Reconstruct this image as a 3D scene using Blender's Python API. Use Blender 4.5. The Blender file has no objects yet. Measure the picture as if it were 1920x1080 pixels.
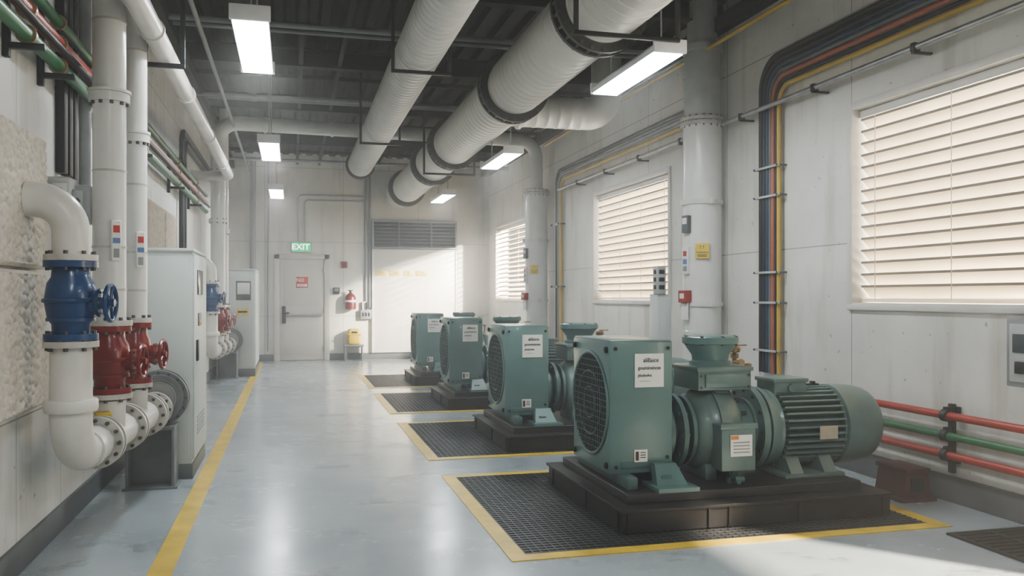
import bpy, bmesh, math, random
from mathutils import Vector, Matrix, noise
random.seed(7)
PI = math.pi
COL = bpy.context.scene.collection
ORG = {}
X, Y, Z = Vector((1,0,0)), Vector((0,1,0)), Vector((0,0,1))
R = math.radians

# ------------------------------------------------------------------ materials
def N(nt, t): return nt.nodes.new(t)
def rgba(c): return (c[0], c[1], c[2], 1)
def mat(name, col, rough=.5, metal=0., var=.10, scale=5., bump=0., bscale=60., rv=.08, emit=None, es=0, coat=0, transl=0):
    m = bpy.data.materials.new(name); m.use_nodes = True
    nt = m.node_tree; b = nt.nodes['Principled BSDF']; L = nt.links.new
    tc = N(nt,'ShaderNodeTexCoord')
    nz = N(nt,'ShaderNodeTexNoise'); nz.inputs['Scale'].default_value = scale; nz.inputs['Detail'].default_value = 6
    L(tc.outputs['Object'], nz.inputs['Vector'])
    rp = N(nt,'ShaderNodeValToRGB')
    rp.color_ramp.elements[0].position = .3; rp.color_ramp.elements[1].position = .7
    rp.color_ramp.elements[0].color = rgba([c*(1-var) for c in col]); rp.color_ramp.elements[1].color = rgba([min(1,c*(1+var)) for c in col])
    L(nz.outputs['Fac'], rp.inputs['Fac']); L(rp.outputs['Color'], b.inputs['Base Color'])
    mr = N(nt,'ShaderNodeMapRange'); mr.inputs['To Min'].default_value = max(.02,rough-rv); mr.inputs['To Max'].default_value = min(1,rough+rv)
    L(nz.outputs['Fac'], mr.inputs['Value']); L(mr.outputs['Result'], b.inputs['Roughness'])
    b.inputs['Metallic'].default_value = metal
    if coat: b.inputs['Coat Weight'].default_value = coat
    if bump:
        n2 = N(nt,'ShaderNodeTexNoise'); n2.inputs['Scale'].default_value = bscale; n2.inputs['Detail'].default_value = 3
        L(tc.outputs['Object'], n2.inputs['Vector'])
        bp = N(nt,'ShaderNodeBump'); bp.inputs['Strength'].default_value = bump; bp.inputs['Distance'].default_value = .01
        L(n2.outputs['Fac'], bp.inputs['Height']); L(bp.outputs['Normal'], b.inputs['Normal'])
    if emit:
        b.inputs['Emission Color'].default_value = rgba(emit); b.inputs['Emission Strength'].default_value = es
    if transl:
        tr = N(nt,'ShaderNodeBsdfTranslucent'); L(rp.outputs['Color'], tr.inputs['Color'])
        mx = N(nt,'ShaderNodeMixShader'); mx.inputs['Fac'].default_value = transl
        L(b.outputs[0], mx.inputs[1]); L(tr.outputs[0], mx.inputs[2]); L(mx.outputs[0], nt.nodes['Material Output'].inputs['Surface'])
    return m

def wall_mat(name, axis, col, bw=1.35, bh=1.55, off=(0,0)):
    m = bpy.data.materials.new(name); m.use_nodes = True
    nt = m.node_tree; b = nt.nodes['Principled BSDF']; L = nt.links.new
    g = N(nt,'ShaderNodeNewGeometry'); sp = N(nt,'ShaderNodeSeparateXYZ'); L(g.outputs['Position'], sp.inputs[0])
    cb = N(nt,'ShaderNodeCombineXYZ'); L(sp.outputs[axis], cb.inputs[0]); L(sp.outputs['Z'], cb.inputs[1])
    mp = N(nt,'ShaderNodeMapping'); mp.inputs['Location'].default_value = (off[0],off[1],0); L(cb.outputs[0], mp.inputs['Vector'])
    br = N(nt,'ShaderNodeTexBrick'); br.offset = 0; br.squash = 1
    for k,v in (('Scale',1),('Mortar Size',.005),('Mortar Smooth',.2),('Brick Width',bw),('Row Height',bh)): br.inputs[k].default_value = v
    br.inputs['Color1'].default_value = (1,1,1,1); br.inputs['Color2'].default_value = (.97,.97,.97,1); br.inputs['Mortar'].default_value = (.45,.45,.44,1)
    L(mp.outputs[0], br.inputs['Vector'])
    n1 = N(nt,'ShaderNodeTexNoise'); n1.inputs['Scale'].default_value = 1.1; n1.inputs['Detail'].default_value = 8; n1.inputs['Roughness'].default_value = .62
    L(g.outputs['Position'], n1.inputs['Vector'])
    r1 = N(nt,'ShaderNodeValToRGB'); r1.color_ramp.elements[0].position = .28; r1.color_ramp.elements[1].position = .6
    r1.color_ramp.elements[0].color = rgba([c*.80 for c in col]); r1.color_ramp.elements[1].color = rgba(col)
    L(n1.outputs['Fac'], r1.inputs['Fac'])
    mp2 = N(nt,'ShaderNodeMapping'); mp2.inputs['Scale'].default_value = (3.5,.45,1); L(cb.outputs[0], mp2.inputs['Vector'])
    n2 = N(nt,'ShaderNodeTexNoise'); n2.inputs['Scale'].default_value = 1.3; n2.inputs['Detail'].default_value = 6; L(mp2.outputs[0], n2.inputs['Vector'])
    r2 = N(nt,'ShaderNodeValToRGB'); r2.color_ramp.elements[0].position = .26; r2.color_ramp.elements[1].position = .46
    r2.color_ramp.elements[0].color = (.74,.72,.67,1); r2.color_ramp.elements[1].color = (1,1,1,1); L(n2.outputs['Fac'], r2.inputs['Fac'])
    vo = N(nt,'ShaderNodeTexNoise'); vo.inputs['Scale'].default_value = 15; vo.inputs['Detail'].default_value = 2; L(g.outputs['Position'], vo.inputs['Vector'])
    r3 = N(nt,'ShaderNodeValToRGB'); r3.color_ramp.elements[0].position = .26; r3.color_ramp.elements[1].position = .30
    r3.color_ramp.elements[0].color = (.55,.53,.5,1); r3.color_ramp.elements[1].color = (1,1,1,1); L(vo.outputs['Fac'], r3.inputs['Fac'])
    cur = r1.outputs['Color']
    for o in (r2.outputs['Color'], r3.outputs['Color'], br.outputs['Color']):
        mx = N(nt,'ShaderNodeMix'); mx.data_type = 'RGBA'; mx.blend_type = 'MULTIPLY'; mx.inputs[0].default_value = 1
        L(cur, mx.inputs[6]); L(o, mx.inputs[7]); cur = mx.outputs[2]
    L(cur, b.inputs['Base Color'])
    b.inputs['Roughness'].default_value = .5
    bp = N(nt,'ShaderNodeBump'); bp.inputs['Strength'].default_value = .12; bp.inputs['Distance'].default_value = .01
    L(n1.outputs['Fac'], bp.inputs['Height']); L(bp.outputs['Normal'], b.inputs['Normal'])
    return m

def floor_mat():
    m = bpy.data.materials.new('epoxy_floor'); m.use_nodes = True
    nt = m.node_tree; b = nt.nodes['Principled BSDF']; L = nt.links.new
    g = N(nt,'ShaderNodeNewGeometry')
    n1 = N(nt,'ShaderNodeTexNoise'); n1.inputs['Scale'].default_value = .9; n1.inputs['Detail'].default_value = 9; n1.inputs['Roughness'].default_value = .6
    L(g.outputs['Position'], n1.inputs['Vector'])
    r1 = N(nt,'ShaderNodeValToRGB'); r1.color_ramp.elements[0].position = .3; r1.color_ramp.elements[1].position = .68
    r1.color_ramp.elements[0].color = (.305,.36,.388,1); r1.color_ramp.elements[1].color = (.44,.49,.512,1)
    L(n1.outputs['Fac'], r1.inputs['Fac'])
    mp = N(nt,'ShaderNodeMapping'); mp.inputs['Scale'].default_value = (1,1.5,1); mp.inputs['Rotation'].default_value = (0,0,.5); L(g.outputs['Position'], mp.inputs['Vector'])
    n2 = N(nt,'ShaderNodeTexNoise'); n2.inputs['Scale'].default_value = 2.0; n2.inputs['Detail'].default_value = 10; n2.inputs['Roughness'].default_value = .74; L(mp.outputs[0], n2.inputs['Vector'])
    r2 = N(nt,'ShaderNodeValToRGB'); r2.color_ramp.elements[0].position = .365; r2.color_ramp.elements[1].position = .45
    r2.color_ramp.elements[0].color = (.48,.48,.46,1); r2.color_ramp.elements[1].color = (1,1,1,1); L(n2.outputs['Fac'], r2.inputs['Fac'])
    mx = N(nt,'ShaderNodeMix'); mx.data_type = 'RGBA'; mx.blend_type = 'MULTIPLY'; mx.inputs[0].default_value = .8
    L(r1.outputs['Color'], mx.inputs[6]); L(r2.outputs['Color'], mx.inputs[7]); L(mx.outputs[2], b.inputs['Base Color'])
    mr = N(nt,'ShaderNodeMapRange'); mr.inputs['From Min'].default_value = .3; mr.inputs['From Max'].default_value = .65
    mr.inputs['To Min'].default_value = .34; mr.inputs['To Max'].default_value = .16
    L(n2.outputs['Fac'], mr.inputs['Value']); L(mr.outputs['Result'], b.inputs['Roughness'])
    b.inputs['IOR'].default_value = 1.58; b.inputs['Coat Weight'].default_value = .4; b.inputs['Coat Roughness'].default_value = .20
    bp = N(nt,'ShaderNodeBump'); bp.inputs['Strength'].default_value = .09; bp.inputs['Distance'].default_value = .02
    L(n1.outputs['Fac'], bp.inputs['Height']); L(bp.outputs['Normal'], b.inputs['Normal'])
    return m

M = {}
M['wall_r'] = wall_mat('painted_concrete_long', 'Y', (.75,.735,.69), 1.95, 1.78, (.1,0.02))
M['wall_l'] = wall_mat('painted_concrete_side', 'Y', (.67,.665,.635), .82, 2.6, (.3,1.85))
M['wall_e'] = wall_mat('painted_concrete_end', 'X', (.69,.675,.625), 1.6, 1.55, (.55,.62))
M['floor'] = floor_mat()
M['deck'] = mat('dark_roof_deck', (.0065,.008,.0085), .75, 0, .3, 2)
M['beam'] = mat('dark_beam', (.006,.0075,.008), .65, .1, .3, 3)
M['base'] = mat('grey_skirting', (.10,.11,.115), .5, 0, .2, 4)
M['teal'] = mat('teal_enamel', (.122,.210,.198), .34, .0, .12, 4, .03, 60, coat=.2)
M['teal_d'] = mat('teal_enamel_dark', (.080,.142,.133), .4, .1, .2, 9, .04, 50)
M['teal_g'] = mat('grey_green_enamel', (.150,.218,.202), .34, .05, .14, 5, .03, 50, coat=.1)
M['plinth'] = mat('dark_steel_base', (.032,.030,.030), .40, .3, .3, 6, .03, 30)
M['plinth2'] = mat('dark_steel_deck', (.047,.043,.042), .36, .3, .3, 6)
M['grate'] = mat('galvanised_dark', (.11,.115,.12), .4, .7, .25, 10)
M['black'] = mat('black_rubber', (.012,.013,.014), .5, 0, .2, 8)
M['dark'] = mat('charcoal_metal', (.030,.033,.035), .45, .5, .25, 8)
M['bolt'] = mat('bolt_steel', (.10,.10,.098), .4, .5, .2, 12)
M['flange'] = mat('dark_flange_metal', (.070,.070,.066), .5, .3, .25, 8)
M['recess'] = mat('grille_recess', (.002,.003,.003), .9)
M['wire'] = mat('grille_wire', (.085,.125,.117), .35, .3)
M['white'] = mat('white_pipe_paint', (.72,.72,.69), .30, 0, .08, 3, .03, 30, coat=.1)
M['white2'] = mat('cream_pipe_paint', (.68,.66,.61), .33, 0, .13, 4, .06, 30)
M['pflange'] = mat('weathered_flange_paint', (.52,.50,.455), .42, .1, .22, 9, .08, 40)
M['whitebox'] = mat('white_enamel', (.60,.63,.62), .4, 0, .05, 3)
M['cab'] = mat('pale_grey_green_enamel', (.55,.595,.57), .4, 0, .05, 3)
M['duct'] = mat('white_duct_metal', (.66,.655,.615), .40, .03, .06, 2)
M['duct2'] = mat('pale_duct_metal', (.60,.605,.58), .36, .06, .06, 2)
M['galv'] = mat('galvanised_steel', (.40,.42,.43), .35, .75, .18, 8)
M['zinc'] = mat('dull_zinc_paint', (.46,.48,.47), .4, .15, .12, 5)
M['greyp'] = mat('grey_paint', (.25,.27,.28), .45, .1, .12, 6)
M['greym'] = mat('mid_grey_casting', (.19,.205,.21), .42, .2, .15, 6)
M['greyd'] = mat('slate_grey_paint', (.115,.13,.135), .45, .2, .15, 6)
M['blue'] = mat('blue_valve_paint', (.008,.050,.16), .32, 0, .2, 8, .05, 40, coat=.2)
M['red'] = mat('red_valve_paint', (.22,.014,.013), .32, 0, .2, 8, .05, 40, coat=.2)
M['extred'] = mat('deep_red_paint', (.16,.008,.008), .32, 0, .1, 8)
M['redp'] = mat('red_pipe_paint', (.36,.035,.022), .35, 0, .12, 8)
M['dred'] = mat('rust_brown_paint', (.085,.022,.018), .5, 0, .3, 12)
M['greenp'] = mat('green_pipe_paint', (.020,.15,.055), .35, 0, .15, 8)
M['yellow'] = mat('yellow_paint', (.60,.42,.03), .5, 0, .18, 7)
M['fyellow'] = mat('yellow_floor_paint', (.68,.48,.06), .33, 0, .25, 5)
M['brass'] = mat('aged_brass', (.42,.29,.15), .32, .7, .3, 15)
M['paper'] = mat('paper_label', (.78,.78,.74), .5, 0, .04, 9)
M['ink'] = mat('black_ink', (.02,.02,.02), .6)
M['redink'] = mat('red_ink', (.50,.03,.025), .5)
M['blueink'] = mat('blue_ink', (.12,.20,.42), .5)
M['orange'] = mat('orange_ink', (.75,.25,.04), .5)
M['tan'] = mat('tan_nameplate', (.52,.47,.36), .4, .2)
M['slat'] = mat('cream_slat', (.87,.81,.70), .45, 0, .03, 3, transl=.44)
M['lip'] = mat('slat_edge_strip', (.34,.29,.23), .5, 0, .06, 6)  # dark tone painted as the shade between slats
M['frame'] = mat('white_frame', (.70,.68,.64), .4, 0, .06, 4)
M['foam'] = mat('beige_foam', (.60,.555,.48), .9, 0, .08, 18, .15, 120)
M['foam2'] = mat('brown_foam', (.48,.41,.33), .9, 0, .10, 18, .15, 120)
M['door'] = mat('warm_grey_door', (.53,.51,.465), .4, 0, .06, 3)
M['screen'] = mat('dark_screen', (.05,.07,.08), .15, 0, .2, 3)
M['exitg'] = mat('exit_green', (.005,.22,.09), .4, 0, .1, 5, emit=(.0,.50,.17), es=1.5)
M['exitw'] = mat('exit_white', (.9,.95,.9), .4, emit=(.85,1,.92), es=2.6)
M['lamp'] = mat('lamp_diffuser', (.95,.97,1), .4, emit=(.93,.98,1.0), es=17)
M['lampb'] = mat('lamp_housing', (.72,.75,.76), .4)
M['steelblue'] = mat('dark_blue_cable', (.016,.045,.10), .45)
M['greyblue'] = mat('grey_blue_cable', (.14,.155,.165), .45)
M['redc'] = mat('orange_red_cable', (.42,.12,.06), .45)
M['yelc'] = mat('yellow_cable', (.58,.40,.07), .45)
M['warn'] = mat('warning_yellow', (.78,.58,.09), .45, 0, .08)
M['palewarn'] = mat('pale_warning_yellow', (.66,.55,.17), .45, 0, .08)
M['sky'] = mat('bright_hazy_outdoors', (.9,.88,.82), .9, emit=(1,.95,.85), es=2.0)

# ------------------------------------------------------------------ mesh builder
def V(*a): return Vector(a)
class MB:
    def __init__(s): s.bm = bmesh.new()
    def box(s, x0,x1,y0,y1,z0,z1, b=0, seg=2, rot=None, mi=0):
        m = Matrix.Translation(((x0+x1)/2,(y0+y1)/2,(z0+z1)/2))
        if rot is not None: m = m @ rot
        m = m @ Matrix.Diagonal((abs(x1-x0),abs(y1-y0),abs(z1-z0),1))
        r = bmesh.ops.create_cube(s.bm, size=1, matrix=m)
        if mi:
            for f in {f for v in r['verts'] for f in v.link_faces}: f.material_index = mi
        if b:
            es = {e for v in r['verts'] for e in v.link_edges}
            bmesh.ops.bevel(s.bm, geom=list(es), offset=b, offset_type='OFFSET', segments=seg, profile=.5, affect='EDGES', clamp_overlap=True)
        return s
    def plate(s, c, w, h, t, th=0, b=0):
        return s.box(c[0]-w/2,c[0]+w/2,c[1]-t/2,c[1]+t/2,c[2]-h/2,c[2]+h/2,b,1,Matrix.Rotation(th,4,'Z'))
    def cyl(s, p0, p1, r, r2=None, n=20, mi=0):
        p0, p1 = Vector(p0), Vector(p1); d = p1-p0
        m = Matrix.Translation((p0+p1)/2) @ d.to_track_quat('Z','Y').to_matrix().to_4x4()
        q = bmesh.ops.create_cone(s.bm, cap_ends=True, segments=n, radius1=r, radius2=r if r2 is None else r2, depth=d.length, matrix=m)
        if mi:
            for f in {f for v in q['verts'] for f in v.link_faces}: f.material_index = mi
        return s
    def rings(s, rs, cap=True, close=False):
        vs = [[s.bm.verts.new(p) for p in r] for r in rs]; n = len(rs[0])
        k = len(vs)
        for i in range(k if close else k-1):
            a, b = vs[i], vs[(i+1)%k]
            for j in range(n):
                s.bm.faces.new((a[j],a[(j+1)%n],b[(j+1)%n],b[j]))
        if cap and not close:
            s.bm.faces.new(vs[0][::-1]); s.bm.faces.new(vs[-1])
        return s
    def lathe(s, p, d, prof, n=32, cap=True):
        p = Vector(p); d = Vector(d).normalized(); q = d.to_track_quat('Z','Y')
        u, w = q @ X, q @ Y
        return s.rings([[p+d*h+(u*math.cos(2*PI*j/n)+w*math.sin(2*PI*j/n))*max(r,.0005) for j in range(n)] for h, r in prof], cap)
    def tube(s, path, r, n=12, close=False):
        path = [Vector(p) for p in path]; rs = []; k = len(path); u = None
        for i, p in enumerate(path):
            if close: t = (path[(i+1)%k]-path[i-1]).normalized()
            else: t = (path[min(i+1,k-1)]-path[max(i-1,0)]).normalized()
            if u is None:
                u = t.orthogonal().normalized()
            else:
                u = (u - t*u.dot(t)).normalized()
            w = t.cross(u)
            rs.append([p+(u*math.cos(2*PI*j/n)+w*math.sin(2*PI*j/n))*r for j in range(n)])
        return s.rings(rs, True, close)
    def torus(s, c, ax, Rr, r, n=32, m=8):
        c = Vector(c); q = Vector(ax).normalized().to_track_quat('Z','Y'); u, w = q@X, q@Y; a = q@Z
        rs = []
        for i in range(n):
            t = 2*PI*i/n; e = u*math.cos(t)+w*math.sin(t)
            rs.append([c+e*(Rr+r*math.cos(2*PI*j/m))+a*r*math.sin(2*PI*j/m) for j in range(m)])
        return s.rings(rs, False, True)
    def bolts(s, c, ax, Rr, k, r, h, ph=0):
        c = Vector(c); ax = Vector(ax).normalized(); q = ax.to_track_quat('Z','Y'); u, w = q@X, q@Y
        for i in range(k):
            t = 2*PI*i/k+ph; p = c+(u*math.cos(t)+w*math.sin(t))*Rr
            s.cyl(p-ax*h/2, p+ax*h/2, r, n=6, mi=1)
        return s
    def prism(s, pts, ext):
        pts = [Vector(p) for p in pts]; e = Vector(ext)
        return s.rings([pts, [p+e for p in pts]])
    def build(s, name, m, parent=None, origin=None, m2=None):
        bm = s.bm
        bmesh.ops.recalc_face_normals(bm, faces=bm.faces)
        two = False
        for f in bm.faces:
            f.smooth = True
            if f.material_index: two = True
        for e in bm.edges:
            if len(e.link_faces) == 2 and e.calc_face_angle(0) > R(38): e.smooth = False
        org = ORG[parent.name] if parent else Vector(origin or (0,0,0))
        bmesh.ops.translate(bm, verts=bm.verts, vec=-org)
        me = bpy.data.meshes.new(name); bm.to_mesh(me); bm.free()
        me.materials.append(m)
        if two: me.materials.append(m2 or M['bolt'])
        o = bpy.data.objects.new(name, me); COL.objects.link(o)
        if parent: o.parent = parent
        else: o.location = org
        ORG[o.name] = org
        return o
def fillet(pts, rad, n=8):
    pts = [Vector(p) for p in pts]; out = [pts[0]]
    for i in range(1, len(pts)-1):
        a, b, c = pts[i-1], pts[i], pts[i+1]
        u, w = (a-b).normalized(), (c-b).normalized()
        ang = u.angle(w); t = rad/math.tan(ang/2)
        t = min(t, (a-b).length*.98, (c-b).length*.98); rr = t*math.tan(ang/2)
        cen = b+(u+w).normalized()*(rr/math.sin(ang/2))
        s0, s1 = b+u*t-cen, b+w*t-cen; tot = s0.angle(s1); axis = s0.cross(s1).normalized()
        for k in range(n+1):
            out.append(cen+Matrix.Rotation(tot*k/n,3,axis)@s0)
    out.append(pts[-1]); return out
def tag(o, label, cat, group=None):
    o['label'] = label; o['category'] = cat
    if group: o['group'] = group
    return o
def empty(name, loc, label, cat, group=None):
    o = bpy.data.objects.new(name, None); o.empty_display_size = .1; COL.objects.link(o)
    o.location = loc; ORG[o.name] = Vector(loc); return tag(o, label, cat, group)
def struct(o): o['kind'] = 'structure'; return o
def copy_tree(o, parent=None):
    c = o.copy(); COL.objects.link(c); ORG[c.name] = ORG[o.name]
    if parent: c.parent = parent
    for ch in list(o.children): copy_tree(ch, c)
    return c
def text(s, size, c, th, m, parent, name='lettering', sx=1, bold=.012):
    cu = bpy.data.curves.new('t','FONT'); cu.body = s; cu.size = size; cu.align_x = 'CENTER'; cu.align_y = 'CENTER'; cu.extrude = .0006; cu.resolution_u = 3
    cu.space_line = .95; cu.offset = size*bold
    t = bpy.data.objects.new('t', cu); COL.objects.link(t)
    dg = bpy.context.evaluated_depsgraph_get()
    me = bpy.data.meshes.new_from_object(t.evaluated_get(dg)); bpy.data.objects.remove(t)
    me.name = name
    me.transform(Matrix.Translation(Vector(c)-ORG[parent.name]) @ Matrix.Rotation(th,4,'Z') @ Matrix.Rotation(PI/2,4,'X') @ Matrix.Diagonal((sx,1,1,1)))
    me.materials.clear(); me.materials.append(m)
    o = bpy.data.objects.new(name, me); COL.objects.link(o); o.parent = parent; ORG[o.name] = ORG[parent.name]
    return o

# ------------------------------------------------------------------ setting
XL, XR, YE, YB, ZC = -1.30, 4.20, 18.40, -2.5, 4.30
fl = struct(MB().box(XL-.2,XR+.3,YB-.2,YE+.2,-.1,0).build('floor', M['floor'], None, (1.4,8,0)))
MB().box(-.68,-.565,YB,17.9,.0005,.003).build('painted_line', M['fyellow'], fl)
mb = MB(); pts = []; x = XL-.2
while x < XR+.3:
    pts += [(x,ZC+.06),(x+.09,ZC+.06),(x+.12,ZC),(x+.21,ZC)]; x += .24
prof = [V(a,YB-.2,b) for a,b in pts]+[V(x,YB-.2,ZC+.06),V(x,YB-.2,ZC+.2),V(XL-.2,YB-.2,ZC+.2)]
mb.prism(prof, (0,YE+.4-YB,0))
ce = struct(mb.build('ceiling', M['deck'], None, (1.4,8,ZC)))
def ibeam(a, b, h=.22, w=.13):
    a, b = Vector(a), Vector(b); d = (b-a).normalized(); s = d.cross(Z).normalized()*w/2; t = d.cross(Z).normalized()*.012
    m = MB()
    for z0, z1, e in ((-.018,0,s),(-h,-h+.018,s),(-h+.018,-.018,t)):
        m.prism([a+e+Z*z0,a-e+Z*z0,a-e+Z*z1,a+e+Z*z1], b-a)
    return m
for y in (2.4,5.1,7.8,10.5,13.0,15.9):
    ibeam((XL,y,ZC),(XR,y,ZC)).build('beam', M['beam'], ce)
for x in (-.55,1.75,3.4):
    ibeam((x,YB,ZC-.0),(x,YE,ZC-.0),.12,.1).build('beam', M['beam'], ce)
for y in (3.7,6.45,9.3,11.35,14.3,17.2):
    MB().box(XL,XR,y-.025,y+.025,ZC-.15,ZC-.1,.003).build('strut', M['beam'], ce)
for x in (.1,.55,2.9):
    MB().box(x-.025,x+.025,YB,YE,ZC-.2,ZC-.15,.003).build('strut', M['beam'], ce)
for x0 in (XL+.04, XR-.16):
    MB().box(x0,x0+.12,YB,YE,ZC-.34,ZC-.2,.004).build('wall_plate', M['beam'], ce)
struct(MB().box(XL-.2,XL,YB-.2,YE+.2,0,ZC).build('wall_left', M['wall_l'], None, (XL,8,0)))
struct(MB().box(XL,XR,YE,YE+.2,0,ZC).build('wall_far', M['wall_e'], None, (1.4,YE,0)))
struct(MB().box(XL,XR,YB-.2,YB,0,ZC).build('wall_near', M['wall_e'], None, (1.4,YB,0)))
struct(MB().box(10,10.1,-2,32,-1,9).build('wall_outside', M['sky'], None, (10,15,-1)))  # added glowing backdrop, stands in for bright sky seen between the slats
ZW0, ZW1 = 1.29, 2.79
WIN = [(3.0,5.73),(9.05,11.55),(14.95,17.62)]
SUN_GAP = (1.4,2.5)  # unseen opening added to let the near sunbeam reach the floor
mb = MB().box(XR,XR+.25,YB-.2,YE+.2,0,ZW0).box(XR,XR+.25,YB-.2,YE+.2,ZW1,ZC)
ys = [YB-.2,SUN_GAP[0],SUN_GAP[1]]+[v for w in WIN for v in w]+[YE+.2]
for i in range(0,len(ys),2): mb.box(XR,XR+.25,ys[i],ys[i+1],ZW0,ZW1)
struct(mb.build('wall_right', M['wall_r'], None, (XR,8,0)))
struct(MB().box(XL,XL+.02,YB,YE,0,.15,.003).build('baseboard_left', M['base'], None, (XL,8,0)))
struct(MB().box(XR-.025,XR,YB,YE,0,.17,.003).build('baseboard_right', M['base'], None, (XR,8,0)))
struct(MB().box(XL,-.37,YE-.02,YE,0,.14,.003).box(.76,XR,YE-.02,YE,0,.14,.003).build('baseboard_far', M['base'], None, (1.4,YE,0)))
wl = ['cream horizontal slat blind on the large nearest window','cream slat blind on the middle window beside the near column pipe','cream slat blind on the farthest window near the sunlit end wall']
for i,(a,b) in enumerate(WIN):
    f = MB(); t = .05; q = .008
    f.box(XR-.022,XR+.243,a-t,a+q,ZW0-t,ZW1+t,.006).box(XR-.022,XR+.243,b-q,b+t,ZW0-t,ZW1+t,.006)
    f.box(XR-.022,XR+.243,a+q,b-q,ZW1-q,ZW1+t,.006).box(XR-.022,XR+.243,a+q,b-q,ZW0-t,ZW0+q,.006)
    w = struct(f.build('window_%d'%(i+1), M['frame'], None, (XR,(a+b)/2,ZW0)))
    MB().box(XR-.030,XR-.0225,a-t+.004,b+t-.004,ZW0-.045,ZW0-.005,.003).build('window_sill', M['frame'], w)
    xs = XR+.095
    bl = empty('window_blind', (xs,(a+b)/2,ZW0+.012), wl[i], 'blind')
    MB().box(xs-.05,xs+.05,a+.012,b-.012,ZW1-.07,ZW1-.012,.006).build('head_rail', M['frame'], bl)
    s = MB(); ang = R(25) if i == 2 else R(-46)
    for k in range(15):
        z = ZW0+.095+k*.0915
        s.box(xs-.061,xs+.061,a+.03,b-.03,z-.006,z+.006,.002,1,Matrix.Rotation(-ang,4,'Y'))
        # shade line between slats, put in as a dark strip on each room-side edge
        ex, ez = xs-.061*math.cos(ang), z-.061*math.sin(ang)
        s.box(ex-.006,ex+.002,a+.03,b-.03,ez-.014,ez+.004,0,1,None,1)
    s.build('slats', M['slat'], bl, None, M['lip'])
    MB().box(xs-.04,xs+.03,a+.02,b-.02,ZW0+.014,ZW0+.042,.006).build('bottom_rail', M['slat'], bl)
    for q in (.08,.36,.64,.92):
        yy = a+(b-a)*q; MB().cyl((xs-.068,yy,ZW0+.03),(xs-.068,yy,ZW1-.03),.003,n=6).build('ladder_cord', M['frame'], bl)

# door
dr = struct(empty('door_1', (.2,YE,0), 'x', 'x'))
for k in ('label','category'): del dr[k]
f = MB().box(-.365,-.255,YE-.05,YE+.02,0,2.22,.006).box(.65,.76,YE-.05,YE+.02,0,2.22,.006).box(-.365,.76,YE-.05,YE+.02,2.12,2.22,.006)
f.build('door_frame', M['door'], dr)
lf = MB().box(-.25,.645,YE-.03,YE+.02,.012,2.115,.004).build('door_leaf', M['door'], dr)
MB().box(-.17,.565,YE-.036,YE-.029,1.15,2.0,.003).box(-.17,.565,YE-.036,YE-.029,.12,.82,.003).build('recessed_panel', M['door'], lf)
h = MB().box(-.21,-.13,YE-.07,YE-.03,.78,1.14,.01).cyl((-.17,YE-.09,1.0),(-.17,YE-.05,1.0),.02).box(-.18,-.05,YE-.10,YE-.08,.985,1.015,.006)
h.build('door_handle', M['dark'], dr)
MB().box(-.12,.60,YE-.085,YE-.055,.93,.985,.008).box(-.12,-.06,YE-.06,YE-.03,.92,1.0,.004).box(.54,.60,YE-.06,YE-.03,.92,1.0,.004).build('push_bar', M['galv'], dr)
for z in (.25,1.05,1.9): MB().cyl((.648,YE-.055,z-.05),(.648,YE-.055,z+.05),.012,n=10).build('hinge', M['galv'], dr)

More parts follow.
